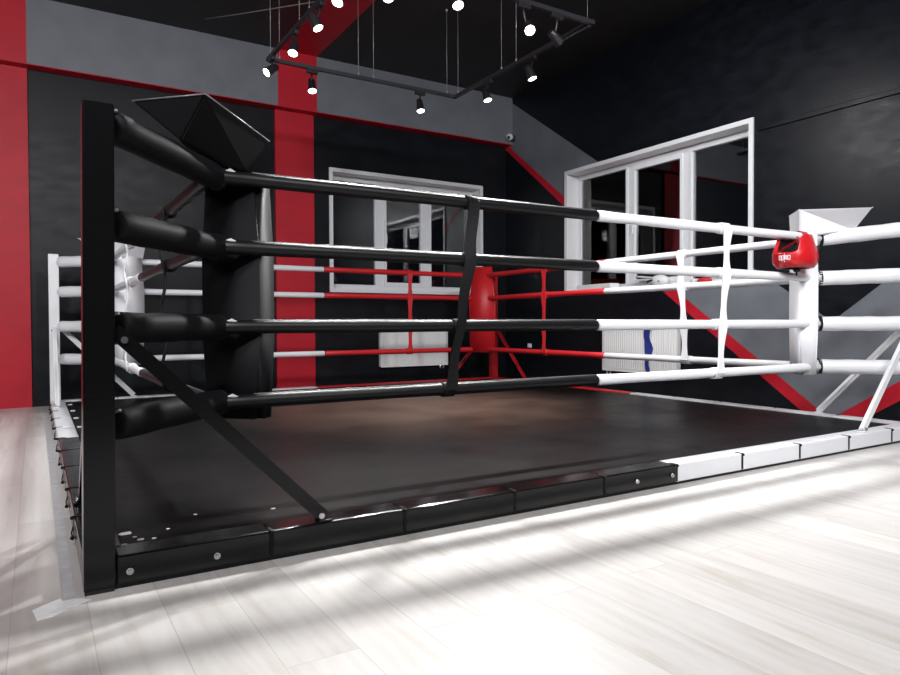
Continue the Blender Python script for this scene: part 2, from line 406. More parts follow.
# ------------------------------------------------------------------ ring: edge blocks
nums = ['first', 'second', 'third', 'fourth', 'fifth', 'sixth', 'seventh', 'eighth', 'ninth', 'tenth']
SIDES = {  # axis start corner -> end corner, colours of the two halves
    'near': dict(a=V((X0, Y0, 0)), d=V((1, 0, 0)), i=V((0, 1, 0)), c=('black', 'white'), n=('near', 'near right')),
    'left': dict(a=V((X0, Y0, 0)), d=V((0, 1, 0)), i=V((1, 0, 0)), c=('black', 'white')),
    'back': dict(a=V((X0, Y1, 0)), d=V((1, 0, 0)), i=V((0, -1, 0)), c=('white', 'red')),
    'right': dict(a=V((X1, Y0, 0)), d=V((0, 1, 0)), i=V((-1, 0, 0)), c=('white', 'red')),
}
LEN = X1-X0
cuts = [.092, .582, 1.107, 1.642, 2.171, 2.672, 3.207, 3.752, 4.287, 4.82, LEN-.092]
EDGE_M = {'black': 'edge_black', 'white': 'vinyl_white', 'red': 'vinyl_red'}
for side, sd in SIDES.items():
    for k in range(10):
        s0, s1 = cuts[k]+.0025, cuts[k+1]-.0025
        col = sd['c'][0] if k < 5 else sd['c'][1]
        if side in ('near', 'left'):
            ref = 'the black near left corner post' if k < 5 else ('the right end' if side == 'near' else 'the white far left post')
        else:
            ref = {'back': ('the white far left post', 'the red far corner post'), 'right': ('the white near right post', 'the red far corner post')}[side][k >= 5]
        idx = k if k < 5 else 9-k
        if side == 'near' and k >= 5: lab = '%s padded edge block on the near side, %s one after the black blocks' % (col, nums[k-5])
        else: lab = '%s padded edge block on the %s side, %s from %s' % (col, side, nums[idx], ref)
        o3 = sd['a'] + sd['d']*(s0+s1)/2 + sd['i']*.06
        t = thing('edge_block', o3, lab, 'edge block', 'padded blocks edging the ring')
        bpy.context.view_layer.update()
        a, d, i = sd['a'], sd['d'], sd['i']
        def pt(s, w, z): return a + d*s + i*w + V((0, 0, z))
        def bxs(bm, s0, w0, z0, s1, w1, z1, bv=0.0):
            p, q = pt(s0, w0, z0), pt(s1, w1, z1)
            add_box(bm, [min(p[j], q[j]) for j in range(3)], [max(p[j], q[j]) for j in range(3)], bv)
        bm = B()
        bxs(bm, s0, .002, .016, s1, .0195, .108, .006); bxs(bm, s0, .010, .080, s1, .120, .108, .006)
        obj('pad', bm, EDGE_M[col], t)
        # elastic hook strap over the joint at the block's far end
        if k < 9:
            bm = B(); sj = cuts[k+1]
            bxs(bm, sj-.006, -.002, .022, sj+.006, .0, .110); bxs(bm, sj-.006, -.002, .108, sj+.006, .045, .1105)
            add_ball(bm, pt(sj, -.005, .103), .008, n=8)
            obj('hook_strap', bm, 'strap_black', t)
        if side == 'left':
            bm = B(); sj = cuts[k+1]
            add_tube(bm, [pt(sj-.012, -.002, .075), pt(sj-.014, -.008, .05), pt(sj-.012, -.003, .022)], .003, 6)
            add_ball(bm, pt(sj-.012, -.006, .03), .008, n=8)
            obj('hook', bm, 'strap_black', t)
            if k >= 5:
                bm = B(); bxs(bm, sj-.02, .135, .0965, sj+.02, .17, .104, .002); o = obj('strap_end', bm, 'strap_white', t); o['label'] = 'small white strap end lying on the canvas'
        bolts = []
        if side == 'near' and k == 0: bolts = [.13, .396]
        if side == 'near' and k == 4: bolts = [2.385, 2.637]
        for s in bolts:
            bm = B(); add_tube(bm, [pt(s, .003, .056), pt(s, -.006, .056)], [.013, .011], 10); add_tube(bm, [pt(s, -.006, .056), pt(s, -.012, .056)], .006, 8)
            o = obj('bolt', bm, 'steel', t); o['label'] = 'bright steel bolt'

# ------------------------------------------------------------------ ring: posts, covers, pads
CORN = {
    'near left':  dict(p=V((X0+.045, Y0+.045, 0)), ins=V((1, 1, 0)).normalized(), rope=V((.625, 2.885, 0)), pad=V((.765, 3.025, 0)), col='black'),
    'near right': dict(p=V((X1-.045, Y0+.045, 0)), ins=V((-1, 1, 0)).normalized(), rope=V((4.905, 2.808, 0)), pad=V((4.815, 2.89, 0)), col='white'),
    'far left':   dict(p=V((X0+.045, Y1-.045, 0)), ins=V((1, -1, 0)).normalized(), rope=V((.615, 7.14, 0)), pad=V((.755, 7.00, 0)), col='white'),
    'far right':  dict(p=V((X1-.045, Y1-.045, 0)), ins=V((-1, -1, 0)).normalized(), rope=V((4.865, 7.16, 0)), pad=V((4.83, 7.085, 0)), col='red'),
}
PZ = 1.515
for cn, c in CORN.items():
    col = c['col']; pm = 'paint_'+col; p = c['p']
    t = thing('ring_post', (p.x, p.y, 0), {'black': 'tall black steel ring post nearest the camera', 'red': 'red steel ring post in the far corner behind the red pad'}.get(col) or ('white steel ring post at the far left corner' if cn == 'far left' else 'white steel ring post at the right edge of the picture'), 'ring post', 'ring corner posts')
    bpy.context.view_layer.update()
    bm = B(); add_box(bm, (p.x-.044, p.y-.044, .012), (p.x+.044, p.y+.044, PZ), .005)
    if cn == 'near left':
        for q in bm.verts: q.co.x += .015*q.co.z/PZ
    obj('column', bm, pm, t)
    bm = B(); add_box(bm, (p.x-.041, p.y-.041, 0), (p.x+.041, p.y+.041, .012)); obj('foot', bm, 'base_dark', t)
    sx = 1 if c['ins'].x > 0 else -1; sy = 1 if c['ins'].y > 0 else -1
    for (ax, other) in ((V((sx, 0, 0)), V((0, sy, 0))), (V((0, sy, 0)), V((sx, 0, 0)))):
        bm = B()
        off = other*-.012
        top = p + ax*.05 + off + V((0, 0, .815)); bot = p + ax*(.74 if cn == 'near left' else .69) + off + V((0, 0, .122))
        if cn == 'far right' : top.z = .78
        add_bar(bm, top, bot, .046, .014, other)
        add_bar(bm, top + other*.014, bot + other*.014, .010, .026, other)
        add_box(bm, (bot.x-.025, bot.y-.025, .1085), (bot.x+.025, bot.y+.025, .116), .002)
        br = obj('brace', bm, pm, t)
        for q in (top + ax*.03 + V((0, 0, -.032)), bot + V((0, 0, .006)) - ax*.012):
            bm = B(); add_tube(bm, [q - other*.004, q - other*.017], [.013, .011], 10); o = obj('bolt', bm, 'steel', br)
    # eyebolts that carry the covers
    for z in ROPE_Z:
        bm = B(); e0 = p + c['ins']*.045 + V((0, 0, z)); add_tube(bm, [e0, e0 + c['ins']*.03], .014, 8); obj('eyebolt', bm, 'steel', t)
    # padded covers over the turnbuckles
    for z, on in zip(ROPE_Z, ORD):
        a = p + c['ins']*.072; a.z = z + {('top', 'near left'): .03, ('top', 'near right'): .05, ('second', 'near right'): .012}.get((on, cn), 0)
        b = c['rope'].copy() + c['ins']*{'near left': .055, 'near right': .035}.get(cn, -.02); b.z = z
        lab = {'near left': '%s black padded sleeve between the near post and black corner pad', 'near right': '%s white padded sleeve beside the right white corner pad',
               'far left': '%s white padded sleeve beside the far left white post', 'far right': '%s red padded sleeve behind the red corner pad'}[cn] % on
        tc_ = thing('turnbuckle_cover', a, lab, 'rope cover', 'padded sleeves over the corner turnbuckles')
        bpy.context.view_layer.update()
        dv = (b-a).normalized()
        bm = B()
        n_ = 9; pts = [a.lerp(b, k/(n_-1)) for k in range(n_)]
        rr = [.053 + .0015*math.sin(k*2.1+z*9) for k in range(n_)]
        add_tube(bm, pts, rr, 18, ends=.02)
        obj('sleeve', bm, 'vinyl_'+col if col != 'black' else 'pad_black', tc_)
        e1 = pts[-1]
        bm = B(); add_tube(bm, [e1 - dv*.035, e1 - dv*.012], .0545, 16)
        if cn == 'near right':
            add_tube(bm, [e1 - dv*.02 + V((0, 0, .05)), e1 + V((-.012, -.01, .07)), e1 + V((-.03, -.01, .045))], .006, 6)
        obj('strap', bm, 'strap_black' if col != 'red' else 'strap_red', tc_)
        if cn == 'near left':
            bm = B(); q = e1 + V((.012, -.05, .022)); add_tube(bm, [q, q+V((.02, -.006, .006)), q+V((.05, -.004, -.004))], [.005, .008, .004], 8); o = obj('buckle', bm, 'plastic_grey', tc_); o['label'] = 'grey buckle end'
            bm = B(); q = a + V((.0, -.02, .043)); add_tube(bm, [q, q + V((.022, .006, .004))], [.004, .006], 8); obj('strap_end', bm, 'seam', tc_)
    # corner pad: upholstered slab with a keel-shaped hood that overhangs towards the post
    lab = {'near left': 'black corner pad with a wide overhanging hood behind the near post', 'near right': 'white corner pad at the right with a red headguard before it',
           'far left': 'white corner pad at the far left, cords hanging before it', 'far right': 'plain red corner pad in the far corner'}[cn]
    u = c['ins']; v = V((-u.y, u.x, 0)); q = c['pad']
    if abs(v.x) < 0: pass
    t = thing('corner_pad', (q.x, q.y, .45), lab, 'corner pad', 'ring corner pads')
    bpy.context.view_layer.update()
    R = Matrix(((u.x, v.x, 0, q.x), (u.y, v.y, 0, q.y), (0, 0, 1, 0), (0, 0, 0, 1)))
    wd = .135 if cn != 'far right' else .168; th = .062; zb = .455 if cn != 'near left' else .425; zt = 1.47
    if cn == 'far right': zb, zt = .475, 1.545
    bm = B()
    prof = [(-th, -wd), (th, -wd), (th, wd), (-th, wd)]
    lv = [(zb, 1.0), (zb+.35, 1.02), (zb+.7, 1.02), (zt, 1.0)]
    if cn == 'far right': lv = [(zb, .93), (zb+.62, 1.0), (zt, .70)]
    rings = [[bm.verts.new((a_*s_, b_*s_, z_)) for a_, b_ in prof] for z_, s_ in lv]
    for r0, r1 in zip(rings, rings[1:]):
        for k in range(len(prof)):
            f = bm.faces.new((r0[k], r0[(k+1) % len(prof)], r1[(k+1) % len(prof)], r1[k])); f.smooth = False
    bm.faces.new(rings[0][::-1]); bm.faces.new(rings[-1])
    bmesh.ops.bevel(bm, geom=[e for e in bm.edges if abs(e.verts[0].co.z-e.verts[1].co.z) > .05], offset=.03 if cn != 'far right' else .014, segments=4, affect='EDGES')
    for f in bm.faces: f.smooth = True
    bmesh.ops.transform(bm, matrix=R, verts=bm.verts)
    pmn = {'black': 'pad_black', 'white': 'pad_white', 'red': 'vinyl_red'}[col]
    obj('cushion', bm, pmn, t)
    if cn != 'far right':
        zh = {'near left': 1.672, 'near right': 1.632, 'far left': 1.64}[cn]
        uo, ui = (-.47, .0) if cn == 'near left' else ((-.40, .065) if cn == 'near right' else (-.42, .085))
        bm = B()
        P = lambda a_, b_, z_: bm.verts.new((a_, b_, z_))
        hw = .155; zi = zh - (.05 if cn == 'near left' else -.004)
        A, Bv, C, D = P(uo, hw, zh), P(uo, -hw, zh), P(ui, -hw, zi), P(ui, hw, zi)
        F = P(uo+.07, 0, zh-.14)
        ub = .06
        c0, c1, c2, c3 = P(-th, wd*.7, zt-.012), P(-th, -wd*.7, zt-.012), P(ub, -wd*.98, zt-.012), P(ub, wd*.98, zt-.012)
        for f in ((A, Bv, F), (Bv, C, c1, F), (C, c2, c1), (C, D, c3, c2), (D, A, F, c0), (D, c0, c3), (F, c1, c0), (c0, c1, c2, c3)):
            bm.faces.new(f)
        bm.faces.new((A, D, C, Bv))
        bmesh.ops.bevel(bm, geom=bm.edges[:], offset=.006, segments=2, affect='EDGES')
        bmesh.ops.transform(bm, matrix=R, verts=bm.verts)
        hood = obj('hood', bm, pmn, t)
        bm = B()
        loop = [V((uo, hw, zh)), V((uo, -hw, zh)), V((ui, -hw, zi)), V((ui, hw, zi))]
        for a_, b_ in zip(loop, loop[1:]): add_tube(bm, [R @ a_, R @ b_], .003, 6)
        o = obj('piping', bm, 'seam' if col == 'black' else pmn, hood)  # grey on the black hood puts the rim's highlight into the colour
        if col == 'black': o['label'] = 'edge piping, its pale grey a painted highlight'

# ------------------------------------------------------------------ ring: ropes
def rope_path(a, b, z, sag, f0, f1, n=10):
    return [V((a.x+(b.x-a.x)*f, a.y+(b.y-a.y)*f, z - sag*4*f*(1-f))) for f in [f0+(f1-f0)*k/(n-1) for k in range(n)]]
RS = {
    'near': ('near left', 'near right', 'black', 'white', .5),
    'left': ('near left', 'far left', 'black', 'white', .5),
    'back': ('far left', 'far right', 'white', 'red', .5),
    'right': ('near right', 'far right', 'white', 'red', .5),
}
for side, (ca, cb, m1, m2, mid) in RS.items():
    A, Bq = CORN[ca]['rope'], CORN[cb]['rope']
    ex = (Bq-A).normalized()
    mid = {'near': (2.722-A.x)/(Bq.x-A.x), 'left': .49, 'back': (2.741-A.x)/(Bq.x-A.x), 'right': (4.99-A.y)/(Bq.y-A.y)}[side]
    for z, on in zip(ROPE_Z, ORD):
        sag = 0 if side != 'right' else 0
        lab = {'near': '%s rope on the near side, half black half white', 'left': '%s rope on the left side, dark sleeve then white',
               'back': '%s rope along the back of the ring, white then red', 'right': '%s rope on the right side, red then white'}[side] % on
        t = thing('ring_rope', (A.x, A.y, z), lab, 'ring rope', 'ropes of the boxing ring')
        bpy.context.view_layer.update()
        f0 = .008; f1 = .992
        mat_ = lambda c_: 'vinyl_'+c_
        bm = B(); pts = rope_path(A, Bq, z, sag, f0, mid)
        rr = [ROPE_R*(1.0+.03*math.sin(i*1.7+z*11)) for i in range(len(pts))]
        add_tube(bm, pts, rr, 14, ends=.008); s1 = obj('rope_sleeve', bm, mat_(m1), t); s1['label'] = m1+' rope sleeve'
        bm = B(); pts2 = rope_path(A, Bq, z, sag, mid+.0005, f1)
        rr = [ROPE_R*(1.0+.05*math.sin(i*1.3+z*7)) for i in range(len(pts2))]; rr[0] = ROPE_R*1.06
        add_tube(bm, pts2, rr, 14, ends=.008); s2 = obj('rope_sleeve', bm, mat_(m2), t); s2['label'] = m2+' rope sleeve'
        if side in ('near', 'left') and m1 == 'black':
            bm = B(); up = V((0, 0, ROPE_R*.985)) + V((0, -.004 if side == 'near' else 0, 0))
            pp = rope_path(A, Bq, z, sag, f0+.03, mid-.004, 40)
            rnd = [.0026 + .0012*random.random() for _ in pp]
            add_tube(bm, [q + up + V((0, .0015*random.uniform(-1, 1), 0)) for q in pp], rnd, 6); o = obj('seam', bm, 'seam', s1); o['label'] = 'pale grey seam along the top of the sleeve'

# ------------------------------------------------------------------ ring: spacer straps tying the ropes
def tie(side_vec, out, pts, m, lab, width, twist, thick=.005, wob=0.0):
    """pts = where the strap crosses the four ropes, top to bottom"""
    t = thing('spacer_strap', pts[0], lab, 'rope tie', 'straps tying the ropes together')
    bpy.context.view_layer.update()
    bm = B(); P, Wd, An = [], [], []
    pts = [V(p) for p in pts]
    n = 14; ang = 0
    for i in range(3):
        for k in range(n + (1 if i == 2 else 0)):
            f = k/n
            q = pts[i].lerp(pts[i+1], f)
            bul = math.sin(PI*f)
            q = q + out*(ROPE_R+.009)*(1 - .18*bul) + side_vec*wob*math.sin(2*PI*f + i)
            P.append(q); Wd.append(width*(1-.42*bul*(1 if twist else .2))); An.append((.12*math.sin(2*PI*f) if twist else .25*math.sin(2.2*(i+f))))
    P = [pts[0] + out*.012 + V((0, 0, ROPE_R+.006))] + P + [pts[3] + out*.014 + V((0, 0, -ROPE_R-.006)), pts[3] - out*.012 + V((0, 0, -ROPE_R-.008))]
    Wd = [width] + Wd + [width, width]; An = [0] + An + [0, 0]
    add_ribbon(bm, P, Wd, An, thick, side_vec, out)
    obj('webbing', bm, m, t)
    for p in pts:
        bm = B(); add_tube(bm, [p - side_vec*width*.5, p + side_vec*width*.5], ROPE_R+.006, 14); obj('loop', bm, m, t)
def zs(xs): return list(zip(xs, ROPE_Z))
nr = lambda x: V((x, 2.885+(2.808-2.885)*(x-.625)/(4.905-.625), 0))
def near_pt(x, z): q = nr(x); q.z = z; return q
tie(V((1, 0, 0)), V((0, -1, 0)), [near_pt(x, z) for x, z in zs((1.875, 1.852, 1.795, 1.735))], 'strap_black', 'wide black webbing strap tying the near ropes, twisted and slanting', .064, 0, .006, .004)
tie(V((1, 0, 0)), V((0, -1, 0)), [near_pt(x, z) for x, z in zs((3.81, 3.80, 3.765, 3.745))], 'strap_white', 'white twisted strap tying the near white ropes', .088, 1, .006)
bk = lambda x, z: V((x, 7.14+(.02)*(x-.6)/4.25, z))
tie(V((1, 0, 0)), V((0, -1, 0)), [bk(3.81, z) for z in ROPE_Z], 'strap_red', 'red twisted strap tying the back ropes in front of the left window', .075, 1)
tie(V((1, 0, 0)), V((0, -1, 0)), [bk(1.62, z) for z in ROPE_Z], 'strap_white', 'white twisted strap tying the back ropes behind the black pad', .065, 1)
rt = lambda y, z: V((4.905+(4.865-4.905)*(y-2.808)/(7.16-2.808), y, z))
tie(V((0, 1, 0)), V((-1, 0, 0)), [rt(5.90, z) for z in ROPE_Z], 'strap_red', 'red twisted strap tying the right side ropes near the red pad', .085, 1)
tie(V((0, 1, 0)), V((-1, 0, 0)), [rt(y, z) for y, z in zs((4.04, 4.03, 4.0, 3.99))], 'strap_white', 'white twisted strap tying the right side ropes before the radiator', .09, 1)

def cord(pts, r, m, lab, grp='cords hanging on the left side ropes'):
    bm = B(); n = len(pts)
    # a doubled, slightly twisted cord with loops round the ropes
    for s in (1, -1):
        fine = []
        for i in range(n-1):
            for k in range(8):
                f = k/8; q = V(pts[i]).lerp(V(pts[i+1]), f); fine.append(q + V((-.036 + .012*math.sin(2*PI*f), s*.018*math.cos(2*PI*f+.3*i), 0)))
        fine.append(V(pts[-1]) + V((-.036, s*.018, -.02)))
        add_tube(bm, fine, r, 6)
    for p in pts:
        add_tube(bm, [V(p)+V((math.cos(a)*(.036), 0, math.sin(a)*.036)) for a in [2*PI*k/12 for k in range(13)]], r, 6, cap=False)
    o = obj('rope_tie_cord', bm, m); tag(o, lab, 'cord', grp); return o
lr = lambda y, z: V((.625+(.615-.625)*(y-2.885)/(7.14-2.885), y, z))
cord([lr(3.88, z) for z in ROPE_Z], .006, 'strap_black', 'thin black cord tying the left side ropes beside the black corner pad')
cord([lr(5.55, z) for z in ROPE_Z], .007, 'cord_white', 'thin white cord tying the left side ropes before the white corner pad')

# ------------------------------------------------------------------ red headguard hanging by its straps from the near top rope
def headguard():
    right = V((.8526, -.5225, 0)); view = V((.5223, .8525, 0))
    fw = (-right*.78 - view*.62).normalized(); sd = V((-fw.y, fw.x, 0))
    c = V((4.490, 2.755, 1.205))
    t = thing('headguard', c, 'red padded headguard with white print hanging from the rope by the right pad', 'headguard')
    bpy.context.view_layer.update()
    def top(th):   # height of the shell rim (crown downwards)
        if th > 0: th = min(PI, th + math.radians(18)*math.sin(th))
        th = abs(math.degrees(th))
        k = [(0, .10), (34, .10), (46, .115), (60, .20), (84, .225), (140, .225), (165, .17), (180, .16)]
        for (a, h), (b, g) in zip(k, k[1:]):
            if th <= b: 
                f = (th-a)/(b-a); f = f*f*(3-2*f); return h+(g-h)*f
        return .16
    def build(scale, bm, cup=True):
        n = 48; rings = []
        for k in range(n):
            th = -PI + 2*PI*k/n; H = top(th); row = []
            for j in range(9):
                f = j/8
                z = H*f
                r = (.80 + .20*math.sin(min(1, (z/.05))*PI/2)) * (1 - .26*max(0, (z-.10)/.12))
                rx, ry = .172*r*scale, .138*r*scale
                row.append(bm.verts.new(c + fw*math.cos(th)*rx + sd*math.sin(th)*ry + V((0, 0, z))))
            rings.append(row)
        for k in range(n):
            a, b = rings[k], rings[(k+1) % n]
            for j in range(8):
                f = bm.faces.new((a[j], b[j], b[j+1], a[j+1])); f.smooth = True
        bm.faces.new([r[0] for r in rings])
        return rings
    bm = B(); ro = build(1.0, bm); ri = build(.80, bm)
    # rim joining the outer and inner skins
    n = len(ro)
    for k in range(n):
        f = bm.faces.new((ro[k][8], ro[(k+1) % n][8], ri[(k+1) % n][8], ri[k][8])); f.smooth = True
    obj('shell', bm, 'headguard', t)
    bm = B(); build(.785, bm); obj('lining', bm, 'foam_black', t)
    # ear openings
    for s in (-1, 1):
        e = c + fw*(-.103) + sd*s*.098 + V((0, 0, .14))
        bm = B(); add_tube(bm, [e - sd*s*.02, e + sd*s*.012 - fw*.01], .015, 12); obj('ear_hole', bm, 'foam_black', t)
    # straps: over the rope
    ropez = 1.44; rp = V((4.635, 2.812, ropez))
    bm = B()
    for off, th in ((.0, 85), (.03, -85)):
        th = math.radians(th); s0 = c + fw*math.cos(th)*.125 + sd*math.sin(th)*.10 + V((0, 0, .20))
        rr = rp + V((off, 0, 0))
        pts = [s0, s0.lerp(rr + V((0, -.045, -.02)), .6), rr + V((0, -.042, 0)), rr + V((0, -.028, .030)), rr + V((0, 0, .040)), rr + V((0, .03, .03)), rr + V((0, .042, 0)), rr + V((0, .03, -.06))]
        add_ribbon(bm, pts, [.03, .026, .026, .026, .026, .026, .026, .026], [0]*8, .005, V((1, 0, 0)), V((0, -1, 0)))
    obj('chin_strap', bm, 'headguard', t)
    bm = B()
    th = math.radians(48); s0 = c + fw*math.cos(th)*.122 + sd*math.sin(th)*.1 + V((0, 0, .085)); e0 = rp + V((-.075, -.04, -.03))
    th2 = math.radians(-40); s1 = c + fw*math.cos(th2)*.16 + sd*math.sin(th2)*.128 + V((0, 0, .085))
    add_ribbon(bm, [s1, s1.lerp(e0, .5) + fw*.02, e0, e0+V((.02, .02, .03))], [.04]*4, [0]*4, .008, fw, -view)
    obj('cheek_strap', bm, 'headguard', t)
    bm = B(); q = c + V((.02, .0, -.012)); add_ball(bm, q, .022, (1.3, 1, .7)); add_tube(bm, [q, q+V((-.02, -.01, -.035))], .006, 6); obj('lace', bm, 'foam_black', t)
    # white print on the front band: small lettering with a fine vertical stroke through it
    bm = B()
    def on_band(ang, z):
        th = math.radians(ang); r = (.80 + .20*math.sin(min(1, (z/.05))*PI/2))
        return c + fw*math.cos(th)*.1725*r + sd*math.sin(th)*.1385*r + V((0, 0, z)), (fw*math.cos(th)+sd*math.sin(th)).normalized()
    def stroke(a0, z0, a1, z1, w=.0042):
        p0, n0 = on_band(a0, z0); p1, n1 = on_band(a1, z1); nn = (n0+n1).normalized()
        add_bar(bm, p0+nn*.0006, p1+nn*.0006, w, .0022, nn)
    zb, zt = .050, .078
    for sgn_a in (PRINT_A,):
        a = sgn_a; da = PRINT_D
        L_ = 7
        def let(kind, a):
            b = a + da*L_
            if kind in 'opd':
                stroke(a, zb, a, zt); stroke(b, zb, b, zt); stroke(a, zb, b, zb); stroke(a, zt, b, zt)
            if kind == 'p': stroke(a, zb-.009, a, zb)
            if kind == 'm':
                stroke(a, zb, a, zt); stroke(b, zb, b, zt); stroke((a+b)/2, zb, (a+b)/2, zt); stroke(a, zt, b, zt)
        for k, ch in enumerate('opmo'): let(ch, a + da*k*(L_+3))
        mid_ = a + da*(2*(L_+3)-1.5)
        stroke(mid_, zb-.016, mid_, zt+.016, .003)
    obj('print', bm, 'print_white', t)
PRINT_A, PRINT_D = -12, .8
headguard()

# ------------------------------------------------------------------ radiators and what hangs on them
def radiator(to3, a0, a1, z0, z1, lab):
    c = to3((a0+a1)/2, z0, 0)
    t = thing('radiator', c, lab, 'radiator', 'panel radiators under the windows')
    bpy.context.view_layer.update()
    def bx(bm, lo, hi, bv=0.0):
        p, q = to3(*lo), to3(*hi); add_box(bm, [min(p[i], q[i]) for i in range(3)], [max(p[i], q[i]) for i in range(3)], bv)
    bm = B()
    bx(bm, (a0, z0, .078), (a1, z1, .088), .003)
    n = int((a1-a0)/.0345)
    for k in range(n):
        s = a0 + .02 + k*(a1-a0-.04)/n
        bx(bm, (s, z0+.035, .087), (s+.019, z1-.035, .095), .004)
    bx(bm, (a0+.01, z0+.01, .03), (a1-.01, z1-.01, .040), .003)
    obj('panel', bm, 'radiator', t)
    bm = B(); bx(bm, (a0-.002, z0+.01, .024), (a0+.008, z1+.002, .077), .002); bx(bm, (a1-.008, z0+.01, .024), (a1+.002, z1+.002, .077), .002); obj('side_cover', bm, 'radiator', t)
    bm = B(); bx(bm, (a0, z1-.006, .026), (a1, z1+.002, .0775), .001)
    for k in range(int((a1-a0)/.03)): bx(bm, (a0+.01+k*.03, z1+.002, .030), (a0+.018+k*.03, z1+.004, .074))
    obj('top_grille', bm, 'radiator', t)
    for k in (0, 1):
        q0 = to3(a1-.06-.05*k, z0+.012, .058)
        bm = B(); add_tube(bm, [q0, q0-V((0, 0, .05)), to3(a1-.06-.05*k, z0-.045, .0)], .009, 8); add_tube(bm, [q0-V((0, 0, .012)), q0-V((0, 0, .045))], .016, 10); o = obj('valve', bm, 'chrome', t); o['label'] = 'chrome pipe valve'
    for s in (a0+.15, a1-.15):
        bm = B(); bx(bm, (s-.012, z0+.08, 0), (s+.012, z1-.08, .0295)); obj('bracket', bm, 'radiator', t)
    return t
radiator(lambda a, z, d: V((a, YB-d, z)), 3.87, 4.90, .262, .74, 'white panel radiator below the left window on the back wall')
radiator(lambda a, z, d: V((XR-d, a, z)), 4.93, 6.05, .262, .82, 'white panel radiator below the right window with a blue wrap on it')
# blue hand wrap over the radiator
bm = B(); xx = XR-.088; P = [V((XR-.045, 5.315, .834)), V((XR-.085, 5.315, .832)), V((xx-.017, 5.317, .80))]
for k in range(12): P.append(V((xx-.017-.004*math.sin(k), 5.318+.014*math.sin(k*.9), .77-.045*k)))
Wd = [.10, .10, .10] + [.095, .10, .095, .085, .10, .11, .10, .08, .055, .05, .06, .045]
add_ribbon(bm, P, Wd, [.15*math.sin(k) for k in range(len(P))], .006, V((0, 1, 0)), V((-1, 0, 0)))
tag(obj('hand_wrap', bm, 'cloth_blue'), 'blue hand wrap hanging down the right radiator', 'hand wrap')
bm = B(); add_box(bm, (XR-.085, 5.86, .8245), (XR-.045, 5.93, .845), .006); add_ball(bm, (XR-.095, 5.895, .826), .018, (1, 1.5, .9)); tag(obj('radiator_clip', bm, 'lamp_black'), 'small black clip on the top edge of the right radiator', 'clip')

# ------------------------------------------------------------------ things on the right window sill
SZ = 1.2455
bm = B()
add_box(bm, (XR+.0, 6.0, SZ), (XR+.15, 6.60, SZ+.075), .006); tag(obj('flat_box', bm, 'paper'), 'flat white box lying at the far end of the right window sill', 'box')
t = thing('sun_cap', (XR+.05, 5.3, SZ), 'white cap with a dark opening lying on the right window sill', 'cap'); bpy.context.view_layer.update()
bm = B()
add_ball(bm, (XR+.09, 5.32, SZ+.068), .095, (.8, 1.3, .70), 16); 
obj('crown', bm, 'cap_white', t)
bm = B(); add_tube(bm, [(XR+.03, 5.36+.09*math.cos(a), SZ+.05+.022*math.sin(a)) for a in [PI*k/8 for k in range(9)]], .012, 8); obj('opening', bm, 'foam_black', t)
bm = B(); bmesh.ops.create_uvsphere(bm, u_segments=16, v_segments=8, radius=1, matrix=Matrix.Translation((XR+.055, 5.50, SZ+.115)) @ Matrix.Rotation(.12, 4, 'X') @ Matrix.Diagonal((.075, .16, .012, 1)))
obj('peak', bm, 'cap_white', t)
t = thing('training_mitt', (XR+.06, 4.72, SZ), 'small red padded item with a pale cuff on the right window sill', 'mitt'); bpy.context.view_layer.update()
bm = B(); add_ball(bm, (XR+.07, 4.70, SZ+.034), .045, (1, 2.0, .72), 14); obj('body', bm, 'vinyl_red', t)
bm = B(); add_tube(bm, [(XR+.07, 4.80, SZ+.03), (XR+.07, 4.86, SZ+.03)], [.026, .029], 14); obj('cuff', bm, 'cap_white', t)

# ------------------------------------------------------------------ small wall fittings
t = thing('security_camera', (XR, 7.93, 3.51), 'small white security camera high in the room corner', 'camera'); bpy.context.view_layer.update()
bm = B(); add_box(bm, (XR-.03, 7.90, 3.47), (XR, 7.985, 3.55), .006); obj('mount', bm, 'lamp_black', t)
bm = B(); add_tube(bm, [(XR-.03, 7.945, 3.51), (XR-.07, 7.93, 3.51)], .02, 10); obj('arm', bm, 'plastic_white', t)
bm = B(); add_ball(bm, (XR-.10, 7.905, 3.515), .05, (1, 1, .95), 16); obj('housing', bm, 'plastic_white', t)
bm = B(); add_tube(bm, [(XR-.135, 7.875, 3.50), (XR-.145, 7.866, 3.496)], .022, 12); obj('lens', bm, 'lamp_black', t)
t = thing('wall_socket', (XR, 7.57, .515), 'small white wall socket low on the right wall near the corner', 'socket'); bpy.context.view_layer.update()
bm = B(); add_box(bm, (XR-.012, 7.53, .49), (XR, 7.61, .55), .004); obj('plate', bm, 'plastic_white', t)
bm = B(); add_tube(bm, [(XR-.012, 7.57, .52), (XR-.017, 7.57, .52)], .018, 12); obj('socket_face', bm, 'plastic_white', t)

# ------------------------------------------------------------------ tape on the floor, scraps on the canvas
def patch(name, pts, z, m, lab, cat):
    bm = B(); vs = [bm.verts.new((x, y, .0004)) for x, y in pts]; f = bm.faces.new(vs)
    r = bmesh.ops.extrude_face_region(bm, geom=[f])
    for g in r['geom']:
        if isinstance(g, bmesh.types.BMVert): g.co.z = z
    return tag(obj(name, bm, m), lab, cat)
patch('floor_tape', [(-.018, 2.305), (-.006, 2.218), (.03, 2.225), (.075, 2.268), (.112, 2.285), (.135, 2.300), (.113, 2.325), (.095, 2.335), (.06, 2.335), (.055, 2.36), (.03, 2.345)], .0016, 'tape_white', 'torn white tape patch on the floor at the foot of the near post', 'tape')
patch('floor_tape', [(.064, 2.36), (.094, 2.36), (.094, 4.4), (.091, 7.5), (.055, 7.5), (.062, 4.4)], .0010, 'tape_grey', 'worn grey tape line on the floor along the left side of the ring', 'tape')
